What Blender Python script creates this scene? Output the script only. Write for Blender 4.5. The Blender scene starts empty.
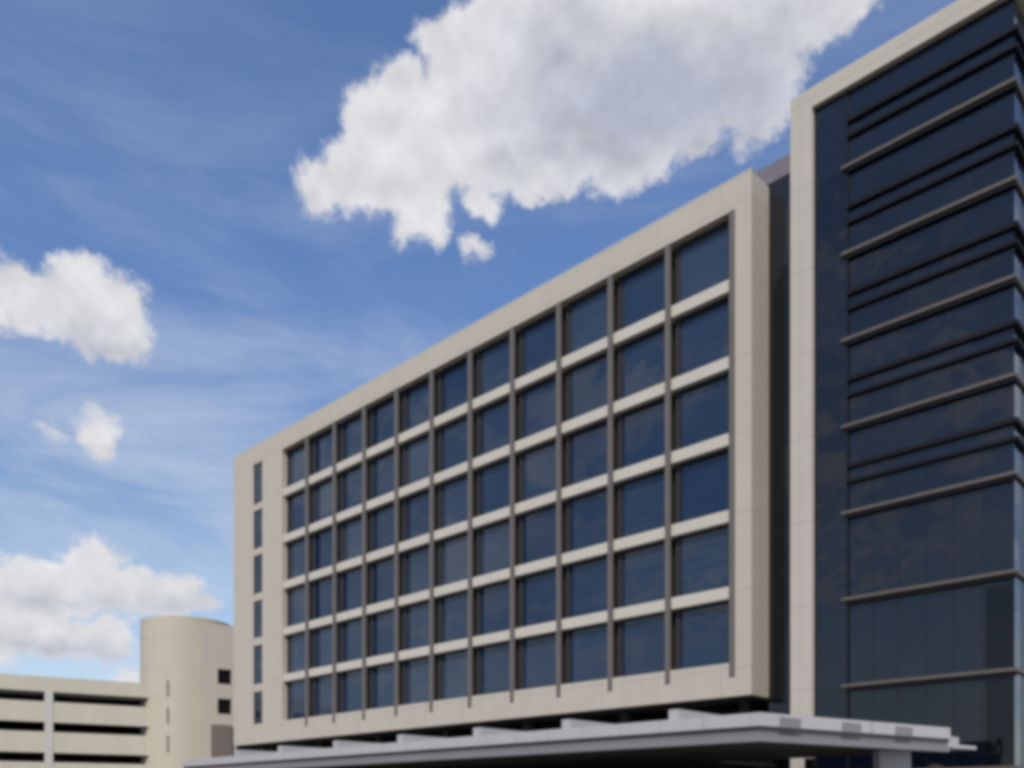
import bpy, bmesh, math, random
from mathutils import Vector, Matrix
random.seed(7)
R = math.radians
scene = bpy.context.scene
col = scene.collection

# ------------------------------------------------------------------ materials
def new_mat(name):
    m = bpy.data.materials.new(name); m.use_nodes = True
    return m, m.node_tree, m.node_tree.nodes['Principled BSDF']

def math_node(nt, op, a, b=None, clamp=False):
    n = nt.nodes.new('ShaderNodeMath'); n.operation = op; n.use_clamp = clamp
    for i, v in enumerate((a, b)):
        if v is None: continue
        if isinstance(v, (int, float)): n.inputs[i].default_value = v
        else: nt.links.new(v, n.inputs[i])
    return n.outputs[0]

def rough_mat(name, rgb, rough=.85, vary=.10, scale=.6, seam=None, seam_x=None, spec=.3, metallic=0, z0=0.0, streak=0.0):
    """painted / concrete panel: base colour with broad stains, fine grain and optional panel joints"""
    m, nt, b = new_mat(name)
    tc = nt.nodes.new('ShaderNodeTexCoord').outputs['Object']
    geo = nt.nodes.new('ShaderNodeNewGeometry').outputs['Position']
    n1 = nt.nodes.new('ShaderNodeTexNoise'); n1.inputs['Scale'].default_value = scale; n1.inputs['Detail'].default_value = 6
    nt.links.new(geo, n1.inputs['Vector'])
    n2 = nt.nodes.new('ShaderNodeTexNoise'); n2.inputs['Scale'].default_value = 14; n2.inputs['Detail'].default_value = 4
    nt.links.new(geo, n2.inputs['Vector'])
    f = math_node(nt, 'ADD', math_node(nt, 'MULTIPLY', math_node(nt, 'SUBTRACT', n1.outputs[0], .5), vary*2),
                  math_node(nt, 'MULTIPLY', math_node(nt, 'SUBTRACT', n2.outputs[0], .5), vary*.7))
    f = math_node(nt, 'ADD', f, 1.0)
    if streak:
        mp = nt.nodes.new('ShaderNodeMapping'); mp.inputs['Scale'].default_value = (2.2, 2.2, .12)
        nt.links.new(geo, mp.inputs['Vector'])
        n3 = nt.nodes.new('ShaderNodeTexNoise'); n3.inputs['Scale'].default_value = 1; n3.inputs['Detail'].default_value = 5
        nt.links.new(mp.outputs[0], n3.inputs['Vector'])
        s = math_node(nt, 'MULTIPLY', math_node(nt, 'SUBTRACT', n3.outputs[0], .5), streak*2)
        f = math_node(nt, 'ADD', f, s)
    sep = nt.nodes.new('ShaderNodeSeparateXYZ'); nt.links.new(geo, sep.inputs[0])
    for ax, sm, o in (('Z', seam, z0), ('X', seam_x, 0.0)):
        if sm:
            fr = math_node(nt, 'FRACT', math_node(nt, 'DIVIDE', math_node(nt, 'SUBTRACT', sep.outputs[ax], o), sm))
            line = math_node(nt, 'LESS_THAN', fr, .035/sm)
            f = math_node(nt, 'MULTIPLY', f, math_node(nt, 'SUBTRACT', 1.0, math_node(nt, 'MULTIPLY', line, .28)))
    mul = nt.nodes.new('ShaderNodeVectorMath'); mul.operation = 'SCALE'
    mul.inputs[0].default_value = rgb; nt.links.new(f, mul.inputs['Scale'])
    nt.links.new(mul.outputs[0], b.inputs['Base Color'])
    b.inputs['Roughness'].default_value = rough
    b.inputs['Specular IOR Level'].default_value = spec
    b.inputs['Metallic'].default_value = metallic
    bp = nt.nodes.new('ShaderNodeBump'); bp.inputs['Strength'].default_value = .15; bp.inputs['Distance'].default_value = .01
    nt.links.new(n2.outputs[0], bp.inputs['Height']); nt.links.new(bp.outputs[0], b.inputs['Normal'])
    return m

def glass_mat(name, dark, light, spec=.5, wave=.012, rough=.02, stripes=0.0):
    """dark tinted curtain-wall glass: body colour varies per pane, mirror-like face with slight waviness"""
    m, nt, b = new_mat(name)
    oi = nt.nodes.new('ShaderNodeObjectInfo')
    geo = nt.nodes.new('ShaderNodeNewGeometry').outputs['Position']
    n = nt.nodes.new('ShaderNodeTexNoise'); n.inputs['Scale'].default_value = .35; n.inputs['Detail'].default_value = 4
    nt.links.new(geo, n.inputs['Vector'])
    f = math_node(nt, 'ADD', math_node(nt, 'MULTIPLY', oi.outputs['Random'], .65), math_node(nt, 'MULTIPLY', n.outputs[0], .5))
    f = math_node(nt, 'POWER', math_node(nt, 'MULTIPLY', f, .85, True), 2.2)
    if stripes:   # venetian blinds faintly visible behind the pane
        sep = nt.nodes.new('ShaderNodeSeparateXYZ'); nt.links.new(geo, sep.inputs[0])
        s = math_node(nt, 'FRACT', math_node(nt, 'MULTIPLY', sep.outputs['Z'], 1.7))
        s = math_node(nt, 'MULTIPLY', math_node(nt, 'GREATER_THAN', s, .5), stripes)
        f = math_node(nt, 'ADD', f, math_node(nt, 'MULTIPLY', s, math_node(nt, 'GREATER_THAN', oi.outputs['Random'], .35)))
    mx = nt.nodes.new('ShaderNodeMix'); mx.data_type = 'RGBA'
    mx.inputs[6].default_value = (*dark, 1); mx.inputs[7].default_value = (*light, 1)
    nt.links.new(f, mx.inputs[0]); nt.links.new(mx.outputs[2], b.inputs['Base Color'])
    b.inputs['Roughness'].default_value = rough
    b.inputs['Specular IOR Level'].default_value = spec
    b.inputs['IOR'].default_value = 1.52
    n2 = nt.nodes.new('ShaderNodeTexNoise'); n2.inputs['Scale'].default_value = .5; n2.inputs['Detail'].default_value = 1
    nt.links.new(geo, n2.inputs['Vector'])
    bp = nt.nodes.new('ShaderNodeBump'); bp.inputs['Strength'].default_value = 1; bp.inputs['Distance'].default_value = wave
    nt.links.new(n2.outputs[0], bp.inputs['Height']); nt.links.new(bp.outputs[0], b.inputs['Normal'])
    return m

M = {}
M['stone']   = rough_mat('beige precast panel', (.42, .377, .328), vary=.06, seam=4.257, z0=9.66-.35, seam_x=4.207, streak=.05)
M['stone_b'] = rough_mat('beige precast band', (.47, .43, .38), vary=.06, streak=.04)
M['stone_t'] = rough_mat('beige tower panel', (.42, .377, .335), vary=.06, seam=4.04, z0=3.3, streak=.05)
M['garage']  = rough_mat('garage concrete', (.48, .435, .365), vary=.08, streak=.08)
M['garage_c'] = rough_mat('garage column concrete', (.46, .44, .41), vary=.06, streak=.05)
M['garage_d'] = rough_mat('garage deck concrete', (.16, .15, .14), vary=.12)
M['stair']   = rough_mat('stair tower render', (.42, .375, .31), vary=.05, seam=3.1, z0=1.2, streak=.05)
M['annex']   = rough_mat('annex render', (.42, .375, .33), vary=.05, seam=3.1, z0=1.2)
M['fin']     = rough_mat('bronze fin metal', (.12, .105, .098), rough=.6, vary=.08, spec=.4)
M['bronze']  = rough_mat('dark bronze frame', (.022, .020, .021), rough=.4, vary=.1, spec=.4)
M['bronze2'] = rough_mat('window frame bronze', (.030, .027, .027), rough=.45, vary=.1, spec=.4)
M['link'] = glass_mat('link glass', (.010, .011, .015), (.03, .03, .036), spec=.4, wave=.03)
M['purple']  = rough_mat('grey metal parapet', (.15, .135, .16), rough=.6, vary=.06, seam_x=1.2)
M['canopy']  = rough_mat('pale canopy metal', (.385, .367, .372), rough=.55, vary=.07, seam_x=1.8, streak=.03)
M['canopy2'] = rough_mat('canopy gutter metal', (.17, .152, .155), rough=.6, vary=.08)
M['canopy3'] = rough_mat('canopy grey metal', (.19, .18, .19), rough=.6, vary=.08)
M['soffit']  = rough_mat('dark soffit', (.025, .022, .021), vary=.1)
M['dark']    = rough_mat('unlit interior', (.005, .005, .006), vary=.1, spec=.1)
M['lav']     = rough_mat('pale column metal', (.34, .325, .36), rough=.55, vary=.06)
M['louvre']  = rough_mat('louvre grey', (.16, .125, .115), rough=.6, vary=.06)
M['ledge']   = rough_mat('ledge metal', (.10, .084, .074), rough=.6, vary=.1)
M['rail']    = rough_mat('dark sunshade metal', (.008, .0085, .013), rough=.7, vary=.1, spec=.15)
M['roofing'] = rough_mat('roof membrane', (.30, .29, .27), vary=.1)
M['glass']   = glass_mat('blue window glass', (.003, .015, .046), (.050, .068, .098), spec=.62, wave=.02, stripes=.07)
M['glass_s'] = glass_mat('stair window glass', (.010, .020, .032), (.02, .035, .055))
M['glass_t'] = glass_mat('tower glass', (.002, .0035, .009), (.010, .015, .028), spec=.5, wave=.05)
M['glass_d'] = glass_mat('dark reflection glass', (.002, .003, .005), (.004, .005, .008), spec=.3)
M['glass_e'] = glass_mat('tower side glass', (.006, .010, .022), (.014, .018, .028), spec=.12, rough=.25)
M['joint']   = rough_mat('glazing joint', (.008, .009, .012), rough=.4, vary=.1)

# ------------------------------------------------------------------ mesh helpers
class MB:
    """collects boxes, prisms; build() links them as one mesh object"""
    def __init__(s): s.bm = bmesh.new()
    def box(s, x0, x1, y0, y1, z0, z1, bev=0):
        bm = s.bm if not bev else bmesh.new()
        v = [bm.verts.new((x, y, z)) for z in (z0, z1) for y in (y0, y1) for x in (x0, x1)]
        for q in ((0,2,3,1),(4,5,7,6),(0,1,5,4),(2,6,7,3),(0,4,6,2),(1,3,7,5)):
            bm.faces.new([v[i] for i in q])
        if bev:
            bmesh.ops.bevel(bm, geom=bm.edges[:], offset=bev, segments=2, affect='EDGES', profile=.5)
            me = bpy.data.meshes.new('tmp'); bm.to_mesh(me); bm.free(); s.bm.from_mesh(me); bpy.data.meshes.remove(me)
        return s
    def prism(s, pts, z0, z1):
        """plan polygon (counter-clockwise) extruded in z"""
        a = [s.bm.verts.new((x, y, z0)) for x, y in pts]; b = [s.bm.verts.new((x, y, z1)) for x, y in pts]
        s.bm.faces.new(a[::-1]); s.bm.faces.new(b); n = len(pts)
        for i in range(n): s.bm.faces.new((a[i], a[(i+1) % n], b[(i+1) % n], b[i]))
        return s
    def profile_x(s, pts, x0, x1):
        """(y,z) polygon extruded along x"""
        a = [s.bm.verts.new((x0, y, z)) for y, z in pts]; b = [s.bm.verts.new((x1, y, z)) for y, z in pts]
        s.bm.faces.new(a); s.bm.faces.new(b[::-1]); n = len(pts)
        for i in range(n): s.bm.faces.new((a[i], b[i], b[(i+1) % n], a[(i+1) % n]))
        return s
    def cyl(s, cx, cy, r, z0, z1, n=96):
        return s.prism([(cx+r*math.cos(2*math.pi*i/n), cy+r*math.sin(2*math.pi*i/n)) for i in range(n)], z0, z1)
    def tube(s, cx, cy, r0, r1, z0, z1, n=96):
        c = [[s.bm.verts.new((cx+r*math.cos(2*math.pi*i/n), cy+r*math.sin(2*math.pi*i/n), z)) for i in range(n)]
             for r, z in ((r1, z0), (r1, z1), (r0, z1), (r0, z0))]
        for k in range(4):
            a, b = c[k], c[(k+1) % 4]
            for i in range(n): s.bm.faces.new((a[i], a[(i+1) % n], b[(i+1) % n], b[i]))
        return s
    def build(s, name, mat, parent=None, loc=(0, 0, 0), shift=None):
        if shift: bmesh.ops.translate(s.bm, verts=s.bm.verts[:], vec=shift)
        bmesh.ops.recalc_face_normals(s.bm, faces=s.bm.faces[:])
        me = bpy.data.meshes.new(name); s.bm.to_mesh(me); s.bm.free()
        me.materials.append(mat)
        o = bpy.data.objects.new(name, me); col.objects.link(o)
        o.location = loc
        if parent: o.parent = parent
        return o

def thing(name, label, cat, loc=(0, 0, 0), rot=0, group=None):
    e = bpy.data.objects.new(name, None); col.objects.link(e)
    e.location = loc; e.rotation_euler.z = rot; e.empty_display_size = 1
    e['label'] = label; e['category'] = cat
    if group: e['group'] = group
    return e
def copy_tree(o, parent):
    c = o.copy(); col.objects.link(c); c.parent = parent
    for ch in o.children: copy_tree(ch, c)
    return c
def structure(o): o['kind'] = 'structure'; return o

# ------------------------------------------------------------------ ground
g = rough_mat('ground', (.16, .17, .10), vary=.2, scale=.05)
structure(MB().box(-3000, 3000, -3000, 3000, -1, -.15).build('ground', g))
asph = rough_mat('asphalt', (.05, .05, .052), rough=.9, vary=.18, scale=.4)
structure(MB().box(-140, 60, -12, 24, -.14, 0.0).build('road', asph))
conc = rough_mat('pavement concrete', (.33, .31, .28), vary=.12, seam_x=1.5)
structure(MB().box(-79, 60, 24.15, 44.9, -.14, .13).build('pavement', conc))
structure(MB().box(-140, 60, 24.0, 24.15, -.14, .15).build('kerb', rough_mat('kerb stone', (.4, .39, .36), vary=.1)))
m = MB()
for i in range(26): m.box(-130+7*i, -127+7*i, 5.9, 6.05, .004, .008)
structure(m.build('road_markings', rough_mat('road paint', (.75, .74, .7), vary=.1)))

# ------------------------------------------------------------------ long office wing
XL, XR, YF = -79.55, -23.38, 43.0
ZB, ZT = 7.8, 36.25
SILL, TOPW, PITCH, WH = 9.66, 34.55, 4.257, 3.6
BAY = 4.207; X0 = -24.37; NB = 11; GX = X0-NB*BAY      # right and left limit of the window grid
wing = thing('office_building', 'long beige office wing with a grid of blue windows, raised above the entrance canopy', 'office building', (XL, YF, 0))
def W(m, name, mat, parent=None, base=None):
    """geometry given in world coordinates, stored relative to the thing"""
    p = parent or wing; b = base or wing
    return m.build(name, mat, p, shift=-Vector(b.location))
GY = YF+.62    # glass plane
# frame: stone surround with real openings (butted boxes)
m = MB()
m.box(XL, XR, YF, YF+1.9, TOPW, ZT)                              # top
m.box(XL, XR, YF, YF+1.9, ZB, SILL)                              # bottom
m.box(X0, XR, YF, YF+1.9, SILL, TOPW)                            # right pier
SX0, SX1 = -75.82, -74.12                                        # stair window column
m.box(XL, SX0, YF, YF+1.9, SILL, TOPW)
m.box(SX1, GX, YF, YF+1.9, SILL, TOPW)
ST = [(9.37, 12.75), (13.46, 17.16), (17.90, 21.42), (22.12, 25.76), (26.42, 30.06), (30.70, 34.44)]
zz = SILL
for a, b in ST:
    a = max(a, SILL)
    if a > zz+.01: m.box(SX0, SX1, YF+.06, YF+1.9, zz, a)
    zz = b
m.box(SX0, SX1, YF+.06, YF+1.9, zz, TOPW)
W(m, 'facade_frame', M['stone'])
m = MB(); m.box(XL, XR, YF+1.9, YF+20, ZB+.1, ZT-.9).box(XL+.3, XR-.3, YF+3, YF+19.5, .0, ZB+.1)
body = W(m, 'wall', rough_mat('rear wall render', (.40, .36, .30), vary=.06, seam=4.257, seam_x=4.2))
m = MB()
m.box(XL, XR, YF+1.9, YF+2.2, ZT-.9, ZT).box(XL, XR, YF+19.7, YF+20, ZT-.9, ZT)
m.box(XL, XL+.3, YF+2.2, YF+19.7, ZT-.9, ZT).box(XR-.3, XR, YF+2.2, YF+19.7, ZT-.9, ZT)
W(m, 'parapet', M['stone'])
W(MB().box(XL-.03, XR+.03, YF-.012, YF+.5, ZT, ZT+.07), 'coping', M['stone_b'])
W(MB().box(XL+.3, XR-.3, YF+2.2, YF+19.7, ZT-.9, ZT-.8), 'roof', M['roofing'])
# spandrel bands between the storeys
for r in range(1, 6):
    z = SILL+r*PITCH
    W(MB().box(GX, X0, YF+.12, YF+.8, z-(PITCH-WH), z), 'spandrel_band', M['stone_b'])
# vertical fins
FW, FP = .33, .06
for k in range(NB):
    x = X0-k*BAY
    W(MB().box(x-FW, x, YF-FP, YF+.12, SILL-.75, TOPW-.003), 'fin', M['fin'])
# windows: dark frame (part) > pane (sub-part)
fl = .32    # dark jamb widened to imitate the fin's shaded side and shadow
w = BAY
fm = MB()
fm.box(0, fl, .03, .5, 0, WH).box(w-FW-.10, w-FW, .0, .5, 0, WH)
fm.box(fl, w-FW-.10, .0, .5, 0, .09).box(fl, w-FW-.10, .0, .5, WH-.09, WH)
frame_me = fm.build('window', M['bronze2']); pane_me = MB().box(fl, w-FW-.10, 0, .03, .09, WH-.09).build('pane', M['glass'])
first = True
for r in range(6):
    for k in range(NB):
        xl = X0-(k+1)*BAY
        z = SILL+r*PITCH
        h = WH if r < 5 else TOPW-z
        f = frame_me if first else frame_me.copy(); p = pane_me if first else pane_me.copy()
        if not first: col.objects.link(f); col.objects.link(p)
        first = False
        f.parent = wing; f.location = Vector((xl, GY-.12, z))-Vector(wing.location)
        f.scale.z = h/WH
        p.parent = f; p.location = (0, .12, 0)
        p.rotation_euler = (R(random.uniform(-.5, .5)), 0, R(random.uniform(-.5, .5)))
for a, b in ST:
    a = max(a, SILL)
    f = MB().box(SX0, SX0+.07, YF+.12, YF+.4, a, b).box(SX1-.07, SX1, YF+.12, YF+.4, a, b)
    f.box(SX0+.07, SX1-.07, YF+.12, YF+.4, a, a+.07).box(SX0+.07, SX1-.07, YF+.12, YF+.4, b-.07, b)
    f = W(f, 'stair_window', M['bronze'])
    W(MB().box(SX0+.07, SX1-.07, YF+.16, YF+.19, a+.07, b-.07), 'pane', M['glass_s'], f)
# undercroft: recessed shop-front behind the overhang
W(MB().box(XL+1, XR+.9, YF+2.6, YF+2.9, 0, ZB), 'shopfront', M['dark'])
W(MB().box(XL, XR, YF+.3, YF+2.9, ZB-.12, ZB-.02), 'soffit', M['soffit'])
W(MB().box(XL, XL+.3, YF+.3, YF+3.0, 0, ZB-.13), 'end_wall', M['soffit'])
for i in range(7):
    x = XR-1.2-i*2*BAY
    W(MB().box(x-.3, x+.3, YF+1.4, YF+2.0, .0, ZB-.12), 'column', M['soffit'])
# recessed link between wing and tower
lk = MB().box(XR+.02, -19.72, 44.95, 60, 0, 36.415)
W(lk, 'link_wall', M['link'])
W(MB().box(-24.15, -19.70, 44.92, 60, 36.42, 37.49), 'link_parapet', M['purple'])
W(MB().box(-21.0, -20.75, 44.75, 44.89, 0, 36.46), 'link_mullion', M['joint'])

# ------------------------------------------------------------------ glass tower
TX0, TX1, TX2, TXR, TY = -19.68, -18.57, -16.96, -10.0, 40.0
tower = thing('glass_tower', 'dark glass tower framed in beige stone, standing tallest at the right edge beside the wing', 'tower', (TX0, TY, 0))
def T(m, name, mat, parent=None): return m.build(name, mat, parent or tower, shift=-Vector(tower.location))
ZTT, ZTI = 36.15, 35.2
T(MB().box(TX0, TX0+.52, TY+.03, TY+1.6, 0, ZTT).box(TX0+.52, TX1, TY, TY+1.6, 0, ZTT), 'pier', M['stone_t'])
m = MB().box(TX1, TXR+.25, TY, TY+1.6, ZTI, ZTT).box(TXR-1.2, TXR+.25, TY+1.6, TY+24, ZTI, ZTT).box(TX0, TXR-1.2, TY+22.5, TY+24, ZTI, ZTT)
m.box(TX0, TX0+1.2, TY+1.6, TY+22.5, ZTI, ZTT)
T(m, 'roof_frame', M['stone_t'])
T(MB().box(TX0+1.2, TXR-1.2, TY+1.6, TY+22.5, ZTI, ZTI+.15), 'roof', M['roofing'])
T(MB().box(TX0+.1, TXR-.5, TY+1.7, TY+23.6, 0, ZTI), 'wall', M['stone_t'])
LED = [3.29+4.037*k for k in range(8)]
zs = [0.0]+LED+[ZTI]
for i in range(len(zs)-1):
    a, b = zs[i], zs[i+1]
    dark_h = 10.9
    w_ = T(MB().box(TX2, TXR, TY+.32, TY+1.2, a+.002, b-.002), 'window_band', M['glass_t'])
    T(MB().box(TX1, TX2-.02, TY+.26, TY+1.2, a+.002, b-.002), 'window_strip', M['glass_t'])
    T(MB().box(TXR-1.0, TXR, TY+1.205, TY+23.6, a+.002, b-.002), 'side_window_band', M['glass_e'])
    j = MB()
    x = TX2+1.16
    while x < TXR-.5: j.box(x-.009, x+.009, TY+.308, TY+.32, a+.01, b-.01); x += 1.16
    T(j, 'glazing_joint', M['joint'], w_)
T(MB().box(TX2-.02, TX2+.05, TY+.2, TY+.32, 0, ZTI-.01), 'corner_trim', M['joint'])
for z in LED:
    T(MB().box(TX2-.22, TXR+.12, TY+.05, TY+.32, z-.04, z+.10).box(TXR, TXR+.12, TY+.32, TY+23.6, z-.04, z+.10), 'ledge', M['ledge'])
    T(MB().box(TX2, TXR+.10, TY+.12, TY+.318, z-.22, z-.052), 'ledge_dark_strip', M['rail'])  # dark strip below each ledge, proud of the glass
for z in LED[3:]:
    for dz, hh in ((1.40, .15), (2.12, .20)):
        T(MB().box(TX2, TXR+.16, TY+.14, TY+.32, z+dz, z+dz+hh).box(TXR, TXR+.16, TY+.32, TY+23.6, z+dz, z+dz+hh), 'sunshade', M['rail'])
T(MB().box(-11.05, TXR-.02, TY+.24, TY+.32, 0, 7.2).box(-11.05, TXR-.02, TY+.24, TY+.32, 7.46, 10.9), 'dark_reflection', M['glass_d'])  # darker reflection in the corner glass, painted as a darker panel

# ------------------------------------------------------------------ entrance canopy
K = .82
ga = R(75.4); gx, gy = math.cos(ga), math.sin(ga)
CZ0, CZ1 = 1.65+2.70*K, 1.65+3.853*K
CXL, CXR, CY = -68.0*K, -17.13*K, 32.2*K
L = 13.0*K
ex, ey = CXR+gx*L, CY+gy*L
can = thing('entrance_canopy', 'low pale metal entrance canopy running beneath the whole office wing and bending past the tower', 'canopy', (CXL, CY, 0))
def Cn(m, name, mat, parent=None): return m.build(name, mat, parent or can, shift=-Vector(can.location))
H = CZ1-CZ0
zA = CZ1-H*.46; zB = CZ0+H*.22
def strip(off, z0, z1, th=.25):
    """fascia strip that follows the bent front edge, set back by off"""
    nx, ny = gy, -gx      # outward normal of the bent part
    tx = math.tan((math.pi/2-ga)/2) if False else 0
    def corner(o):        # offset lines y=CY+o and the slanted one
        # slanted line through (CXR,CY)-o*(nx,ny)
        px_, py_ = CXR-o*nx, CY-o*ny
        s = (CY+o-py_)/gy
        return (px_+gx*s, CY+o)
    a, b = corner(off), corner(off+th)
    e0 = (ex-off*nx, ey-off*ny); e1 = (ex-(off+th)*nx, ey-(off+th)*ny)
    return MB().prism([(CXL, CY+off), a, e0, e1, b, (CXL, CY+off+th)], z0, z1)
Cn(strip(0, zA, CZ1), 'fascia', M['canopy'])
Cn(strip(.14, zB, zA-.002), 'gutter', M['canopy2'])
Cn(strip(.03, CZ0, zB-.002), 'lower_trim', M['canopy3'])
# roof deck and soffit
nx, ny = gy, -gx
inner = [(CXL+.05, CY+.42), (CXR-.36, CY+.42), (ex-.42*nx, ey-.42*ny), (ex-1.2, 37.6), (-22.5, 37.6), (-22.5, 44.5), (CXL+.05, 44.5)]
Cn(MB().prism(inner, CZ1-.25, CZ1-.12), 'roof_deck', M['canopy2'])
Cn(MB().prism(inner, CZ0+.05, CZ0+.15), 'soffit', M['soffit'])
# upstand beams whose ends stand above the front edge
for xf in (-59.06, -53.03, -46.41, -39.88, -33.41, -27.16, -21.0):
    x = xf*K
    b = MB().profile_x([(CY+.05, CZ1+.002), (CY+.05, CZ1+.36), (CY+9.5, CZ1+.36), (CY+10.5, CZ1+.002)], x-.42, x)
    Cn(b, 'upstand_beam', M['canopy'])
# grey boxes on the bent fascia
for s in (1.7, 5.6, 9.3):
    s *= K; s -= .35
    b = MB().box(-.5, .5, -.05, -.002, zA-.02, zA+.32)
    me = b.build('fascia_box', M['canopy3'], can)
    me.rotation_euler.z = ga
    me.location = (CXR+gx*(s+.4)-CXL, gy*(s+.4), 0)
# pointed end blade
Bx, By = ex, ey
q = [(ex-.05*nx, ey-.05*ny), (ex+gx*2.3-.3*nx, ey+gy*2.3-.3*ny), (ex+gx*2.2-.9*nx, ey+gy*2.2-.9*ny), (ex-1.6*nx, ey-1.6*ny)]
Cn(MB().prism(q, CZ0+.18, CZ0+.32), 'end_blade', M['canopy'])
q = [(ex-.05*nx, ey-.05*ny), (ex+gx*.9-.2*nx, ey+gy*.9-.2*ny), (ex+gx*.9-.9*nx, ey+gy*.9-.9*ny), (ex-1.6*nx, ey-1.6*ny)]
Cn(MB().prism(q, CZ0+.321, CZ0+.62), 'end_block', M['canopy'])
# columns
c = MB().box(-.62, .62, -.3, .3, .13, CZ0+.049, .02)
o = c.build('column', M['lav'], can); o.location = (-14.1*.9-.35-CXL, 39.1*.9-CY, 0); o.rotation_euler.z = R(45)
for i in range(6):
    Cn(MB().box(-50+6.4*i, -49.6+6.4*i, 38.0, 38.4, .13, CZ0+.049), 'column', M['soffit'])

# ------------------------------------------------------------------ parking garage
gr = thing('parking_garage', 'low cream concrete parking garage with long dark open decks at the left edge', 'parking garage', (-96.253, 27.015, 0), R(74.5))
def G(m, name, mat, parent=None): return m.build(name, mat, parent or gr)
S0, S1, DEP = -32.0, 14.35, 30.0
levels = [(1.03, 0.13), (4.15, 3.17), (7.27, 6.29), (10.36, 9.36), (13.45, 12.42)]     # top, bottom of each open slot
tops = [l[0] for l in levels]
z_hi = 14.97
for i, (t, b) in enumerate(reversed(levels)):
    lower_top = z_hi if i == 0 else prev_b
    G(MB().box(S0, S1, 0, .3, t, lower_top), 'spandrel_panel', M['garage'])
    prev_b = b
G(MB().box(S0, S1, 0, .3, 0, .13), 'spandrel_panel', M['garage'])
G(MB().box(S1, S1+.7, 0, .35, 0, 14.9), 'end_pier', M['garage'])
for s in (3.9-11.0*2, 3.9-11.0, 3.9):
    G(MB().box(s, s+.75, -.06, -.002, 0, 13.6).box(s, s+.75, .31, .9, 0, 14.3), 'column', M['garage_c'])
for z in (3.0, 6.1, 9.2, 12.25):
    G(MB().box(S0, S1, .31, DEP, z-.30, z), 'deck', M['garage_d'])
G(MB().box(S0, S1, DEP, DEP+.3, 0, 14.9), 'wall', M['garage'])
G(MB().box(S0-.3, S0, 0, DEP+.3, 0, 14.9), 'side_wall', M['garage'])
G(MB().box(S1, S1+.3, .35, DEP+.3, 0, 14.5), 'side_wall', M['garage'])
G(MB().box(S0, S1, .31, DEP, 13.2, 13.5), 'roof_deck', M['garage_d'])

# ------------------------------------------------------------------ stair tower
st = thing('stair_tower', 'round beige stair tower rising between the garage and the office wing', 'stair tower', (-93.620, 44.951, 0))
RS = 4.80
def S(m, name, mat, parent=None): return m.build(name, mat, parent or st)
S(MB().cyl(0, 0, RS, 0, 21.7), 'wall', M['stair'])
S(MB().tube(0, 0, RS-.25, RS, 21.7, 22.10), 'parapet', M['stair'])
for z0, z1 in ((13.5, 15.2), (10.6, 12.3), (7.6, 9.3)):
    an = R(-48.6); b = MB().box(-.13, .13, -.03, .12, z0, z1)
    o = b.build('slot_strip', M['louvre'], st)  # narrow brown-grey strip set in the curved wall
    o.location = (math.cos(an)*RS, math.sin(an)*RS, 0); o.rotation_euler.z = an+math.pi/2
# flat flank with square windows
fr = R(74.5)
ax, ay = 5.555, -0.762
def A(m, name, mat, parent=None):
    o = m.build(name, mat, parent or st)
    if not parent: o.location = (ax, ay, 0); o.rotation_euler.z = fr
    return o
wx0, wx1 = 1.42, 2.86
h2 = 21.35
m = MB().box(-.2, wx0, 0, .5, 0, h2).box(wx1, 5.6, 0, .5, 0, h2)
zc = 0
for a, b in ((11.77, 13.43), (15.0, 16.61)):
    m.box(wx0, wx1, .003, .5, zc, a); zc = b
m.box(wx0, wx1, .003, .5, zc, h2)
m.box(-.2, 5.6, .5, 4.5, 0, h2-.02)
fk = A(m, 'flank_wall', M['annex'])
for a, b in ((11.77, 13.43), (15.0, 16.61)):
    A(MB().box(wx0, wx1, .3, .49, a, b), 'window', M['dark'])
A(MB().box(.72, 2.85, -.35, -.002, 6.8, 10.58), 'louvre_panel', M['louvre'])

# ------------------------------------------------------------------ sky
SUN_EL, SUN_HEAD = 44.0, -55.0            # direction to the sun, heading measured from +X
wd = bpy.data.worlds.new('World'); scene.world = wd; wd.use_nodes = True
nt = wd.node_tree; N = nt.nodes; N.clear()
out = N.new('ShaderNodeOutputWorld'); bg = N.new('ShaderNodeBackground')
STR = .13
bg.inputs['Strength'].default_value = STR
nt.links.new(bg.outputs[0], out.inputs['Surface'])
sky = N.new('ShaderNodeTexSky'); sky.sky_type = 'NISHITA'; sky.sun_disc = False
sky.sun_elevation = R(SUN_EL); sky.sun_rotation = R(90-SUN_HEAD)
sky.altitude = 200; sky.air_density = 1.0; sky.dust_density = .6; sky.ozone_density = 2.2
tc = N.new('ShaderNodeTexCoord').outputs['Generated']
sep = N.new('ShaderNodeSeparateXYZ'); nt.links.new(tc, sep.inputs[0])
az = math_node(nt, 'MULTIPLY', math_node(nt, 'ARCTAN2', sep.outputs['Y'], sep.outputs['X']), 57.2958)
el = math_node(nt, 'MULTIPLY', math_node(nt, 'ARCSINE', sep.outputs['Z']), 57.2958)
cb = N.new('ShaderNodeCombineXYZ'); nt.links.new(az, cb.inputs[0]); nt.links.new(el, cb.inputs[1])
AE = cb.outputs[0]
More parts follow.
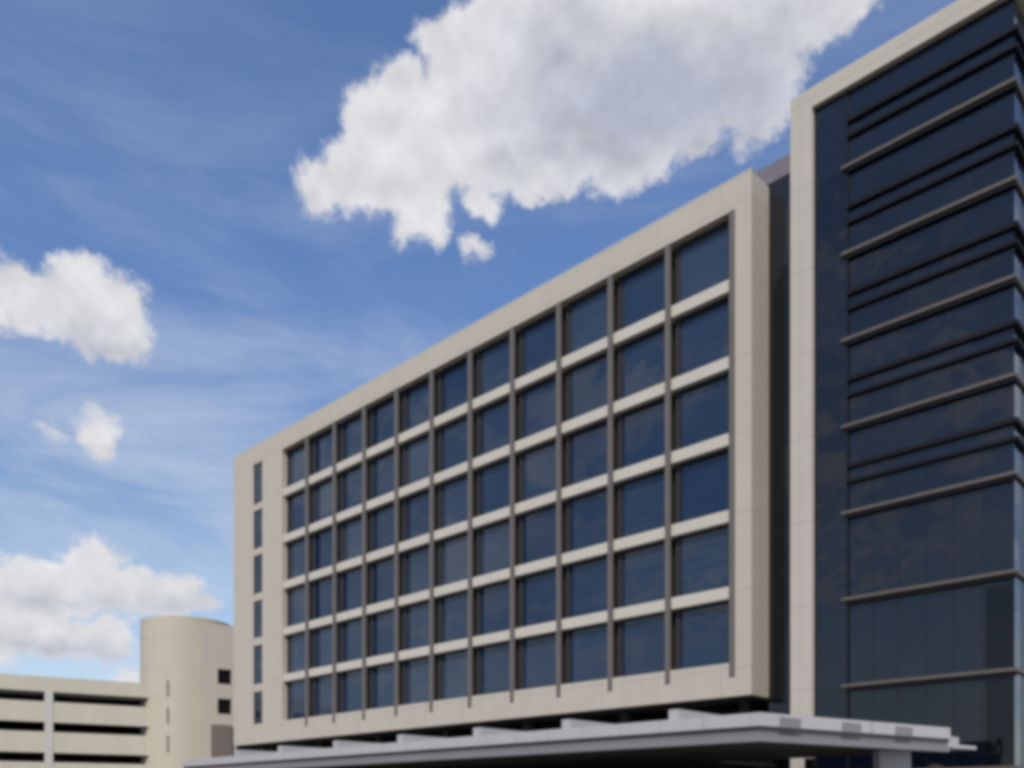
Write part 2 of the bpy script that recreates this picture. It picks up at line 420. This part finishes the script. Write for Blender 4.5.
# cumulus lobes: heading, elevation, half width, half height (degrees of sky)
LOBES = [(146.31, 34.79, 1.38, 1.04), (146.81, 35.42, 0.87, 0.51), (144.74, 35.63, 1.9, 1.62), (142.82, 38.15, 2.05, 1.81), (141.21, 39.25, 2.07, 1.17), (139.14, 41.19, 1.43, 0.82), (141.21, 36.4, 3.88, 2.53), (143.02, 34.99, 1.54, 0.87), (139.92, 34.53, 2.08, 1.77), (138.74, 33.23, 0.91, 0.64), (135.99, 40.62, 3.94, 2.27), (135.99, 38.27, 4.92, 3.04), (135.99, 34.88, 1.31, 0.88), (134.35, 42.12, 2.96, 1.45), (130.74, 40.59, 6.23, 3.59), (130.08, 36.99, 4.58, 2.09), (128.13, 35.64, 1.3, 0.6), (132.05, 35.54, 1.97, 0.78), (125.54, 39.57, 7.08, 3.48), (126.83, 36.84, 2.59, 1.67), (124.89, 37.12, 2.89, 1.65), (121.72, 39.99, 6.28, 3.2), (121.72, 36.84, 1.76, 0.66), (119.23, 38.36, 2.77, 1.76), (119.23, 36.56, 0.86, 0.49), (117.7, 37.96, 2.06, 1.57), (116.2, 37.74, 0.6, 0.78), (117.1, 39.03, 1.81, 1.33), (116.2, 40.74, 2.98, 1.51), (114.43, 40.98, 2.63, 1.24), (112.13, 41.08, 1.7, 0.97), (118.01, 42.07, 12.16, 1.39), (128.13, 43.04, 7.16, 1.4), (136.13, 32.51, 0.92, 0.51), (163.09, 26.97, 2.0, 1.46), (163.83, 27.02, 1.09, 1.45), (159.99, 27.63, 2.39, 1.95), (159.73, 28.96, 1.39, 0.72), (157.83, 27.57, 1.54, 1.79), (160.78, 26.3, 2.09, 1.04), (158.38, 25.8, 1.85, 0.87), (157.0, 26.52, 0.78, 1.26), (165.77, 26.33, 1.9, 1.34), (159.3, 21.29, 1.07, 1.13), (159.19, 20.37, 0.86, 0.63), (161.61, 20.8, 0.36, 0.31), (159.83, 14.24, 1.91, 1.55), (162.07, 12.71, 2.81, 1.65), (164.81, 11.57, 2.42, 2.06), (157.56, 12.79, 2.76, 1.49), (155.03, 12.84, 1.83, 1.52), (153.88, 12.41, 1.28, 0.71), (158.11, 12.28, 4.38, 0.8), (162.83, 9.85, 3.78, 1.34), (159.99, 9.82, 2.44, 1.15), (158.65, 10.39, 1.3, 0.81), (166.24, 9.25, 3.29, 1.62), (162.33, 11.85, 3.05, 1.11), (157.83, 7.76, 0.99, 0.53), (156.45, 8.02, 0.67, 0.6)]
GREY = [(124.25, 38.69, 9.58, 2.6), (128.78, 36.94, 3.91, 1.42), (119.85, 39.78, 4.33, 1.88), (130.74, 40.59, 2.62, 1.13), (161.3, 11.96, 2.59, 0.28), (162.33, 9.17, 3.56, 0.28), (158.65, 25.51, 2.17, 0.58), (154.74, 12.1, 1.15, 0.23)]
#LOBES_HERE
def noise(vec, scale, detail=6, rough=.6, dist=0):
    n = N.new('ShaderNodeTexNoise'); n.inputs['Scale'].default_value = scale; n.inputs['Detail'].default_value = detail
    n.inputs['Roughness'].default_value = rough; n.inputs['Distortion'].default_value = dist
    nt.links.new(vec, n.inputs['Vector']); return n
# wobble the lookup so lobe outlines billow
v57 = N.new('ShaderNodeVectorMath'); v57.operation = 'SCALE'; nt.links.new(tc, v57.inputs[0]); v57.inputs['Scale'].default_value = 57.3
SP = v57.outputs[0]
nz = noise(SP, .36, 6, .64)
off = N.new('ShaderNodeVectorMath'); off.operation = 'MULTIPLY_ADD'
nt.links.new(nz.outputs['Color'], off.inputs[0]); off.inputs[1].default_value = (2.6, 2.6, 0); off.inputs[2].default_value = (-1.3, -1.3, 0)
ad = N.new('ShaderNodeVectorMath'); ad.operation = 'ADD'; nt.links.new(AE, ad.inputs[0]); nt.links.new(off.outputs[0], ad.inputs[1])
Q = ad.outputs[0]
def field(lobes, vec):
    cur = None
    for (a, e, rx, ry) in lobes:
        v = N.new('ShaderNodeVectorMath'); v.operation = 'MULTIPLY_ADD'; nt.links.new(vec, v.inputs[0])
        v.inputs[1].default_value = (1/rx, 1/ry, 0); v.inputs[2].default_value = (-a/rx, -e/ry, 0)
        l = N.new('ShaderNodeVectorMath'); l.operation = 'LENGTH'; nt.links.new(v.outputs[0], l.inputs[0])
        rr = (rx*ry)**.5
        d = math_node(nt, 'MULTIPLY', math_node(nt, 'SUBTRACT', l.outputs['Value'], 1.0), rr)
        if cur is None: cur = d
        else:
            mn = N.new('ShaderNodeMath'); mn.operation = 'SMOOTH_MIN'; nt.links.new(cur, mn.inputs[0]); nt.links.new(d, mn.inputs[1]); mn.inputs[2].default_value = .35
            cur = mn.outputs[0]
    return cur
def smooth(v, a, b, o0=0., o1=1.):
    mr = N.new('ShaderNodeMapRange'); mr.interpolation_type = 'SMOOTHSTEP'
    mr.inputs['From Min'].default_value = a; mr.inputs['From Max'].default_value = b
    mr.inputs['To Min'].default_value = o0; mr.inputs['To Max'].default_value = o1
    nt.links.new(v, mr.inputs['Value']); return mr.outputs[0]
def mixc(f, a, b):
    mx = N.new('ShaderNodeMix'); mx.data_type = 'RGBA'
    for i, v in ((0, f), (6, a), (7, b)):
        if isinstance(v, (int, float)): mx.inputs[i].default_value = v
        elif isinstance(v, tuple): mx.inputs[i].default_value = (*v, 1)
        else: nt.links.new(v, mx.inputs[i])
    return mx.outputs[2]
def sc(c): return tuple(x/STR for x in c)
fd = field(LOBES, Q)
fine = noise(SP, .95, 7, .66)
fdn = math_node(nt, 'ADD', fd, math_node(nt, 'MULTIPLY', math_node(nt, 'SUBTRACT', fine.outputs[0], .5), 2.0))
mask = smooth(fdn, .42, -.55)
# generic cumulus for the rest of the sky (seen only in reflections and from other views)
cm = N.new('ShaderNodeVectorMath'); cm.operation = 'DIVIDE'
zz_ = math_node(nt, 'MAXIMUM', sep.outputs['Z'], .12)
c3 = N.new('ShaderNodeCombineXYZ')
for i in range(3): nt.links.new(zz_, c3.inputs[i])
nt.links.new(tc, cm.inputs[0]); nt.links.new(c3.outputs[0], cm.inputs[1])
gen = noise(cm.outputs[0], 1.9, 8, .58, .3)
gm = smooth(gen.outputs[0], .47, .62)
inview = smooth(math_node(nt, 'ABSOLUTE', math_node(nt, 'SUBTRACT', az, 134.)), 38, 48)
gm = math_node(nt, 'MULTIPLY', gm, inview)
gm = math_node(nt, 'MULTIPLY', gm, smooth(el, 2, 8))
# thin cirrus streaks
mp = N.new('ShaderNodeMapping'); mp.inputs['Rotation'].default_value = (0, 0, R(-12)); mp.inputs['Scale'].default_value = (.035, .16, 1)
nt.links.new(AE, mp.inputs['Vector'])
ci = noise(mp.outputs[0], 1.0, 8, .62, .5)
cim = smooth(ci.outputs[0], .36, .72, 0, .55)
cim = math_node(nt, 'MULTIPLY', cim, smooth(el, 42, 14, .22, 1.2))
skyt = N.new('ShaderNodeMix'); skyt.data_type = 'RGBA'; skyt.blend_type = 'MULTIPLY'; skyt.inputs[0].default_value = 1
nt.links.new(sky.outputs[0], skyt.inputs[6]); nt.links.new(mixc(smooth(el, 12, 34), (1.05, 1.03, 1.02), (.98, 1.09, 1.30)), skyt.inputs[7])
c = mixc(cim, skyt.outputs[2], sc((.62, .68, .80)))
# cloud shading: white sunlit rims, greyer where the cloud is thick
core = field(GREY, Q)
sh = noise(SP, .22, 5, .55)
thick = smooth(math_node(nt, 'ADD', core, math_node(nt, 'MULTIPLY', math_node(nt, 'SUBTRACT', sh.outputs[0], .5), 6.0)), 3.0, -3.4)
ccol = mixc(thick, sc((.73, .73, .76)), sc((.44, .47, .57)))
dl = N.new('ShaderNodeVectorMath'); dl.operation = 'ADD'; nt.links.new(SP, dl.inputs[0]); dl.inputs[1].default_value = (.25, -.25, .75)
r1 = noise(SP, .42, 5, .52); r2 = noise(dl.outputs[0], .42, 5, .52)
rel = math_node(nt, 'MULTIPLY', math_node(nt, 'SUBTRACT', r1.outputs[0], r2.outputs[0]), .55)
lum = math_node(nt, 'ADD', rel, 1.0)
cs = N.new('ShaderNodeVectorMath'); cs.operation = 'SCALE'; nt.links.new(ccol, cs.inputs[0]); nt.links.new(lum, cs.inputs['Scale'])
c = mixc(gm, c, sc((.64, .70, .82)))
c = mixc(mask, c, cs.outputs[0])
nt.links.new(c, bg.inputs['Color'])

sun = bpy.data.lights.new('sun', 'SUN'); sun.energy = 3.75; sun.angle = R(.5); sun.color = (1, .95, .87)
so = bpy.data.objects.new('sun', sun); col.objects.link(so)
d = Vector((math.cos(R(SUN_EL))*math.cos(R(SUN_HEAD)), math.cos(R(SUN_EL))*math.sin(R(SUN_HEAD)), math.sin(R(SUN_EL))))
so.rotation_euler = d.to_track_quat('Z', 'Y').to_euler(); so.location = d*120

# ------------------------------------------------------------------ camera (level, lens shifted upwards)
cam = bpy.data.cameras.new('camera'); co = bpy.data.objects.new('camera', cam); col.objects.link(co)
co.location = (0, 0, 1.65)
co.rotation_euler = (R(90), 0, R(133.8914-90))
cam.sensor_width = 36; cam.lens = 36*871.6/1024
cam.shift_y = (808-384)/1024
cam.clip_end = 8000; cam.clip_start = .1
scene.camera = co
scene.cycles.pixel_filter_type = 'BLACKMAN_HARRIS'
scene.cycles.filter_width = 4.6
scene.view_settings.view_transform = 'Standard'; scene.view_settings.look = 'None'
scene.view_settings.gamma = 1; scene.view_settings.exposure = 0; scene.view_settings.use_curve_mapping = False
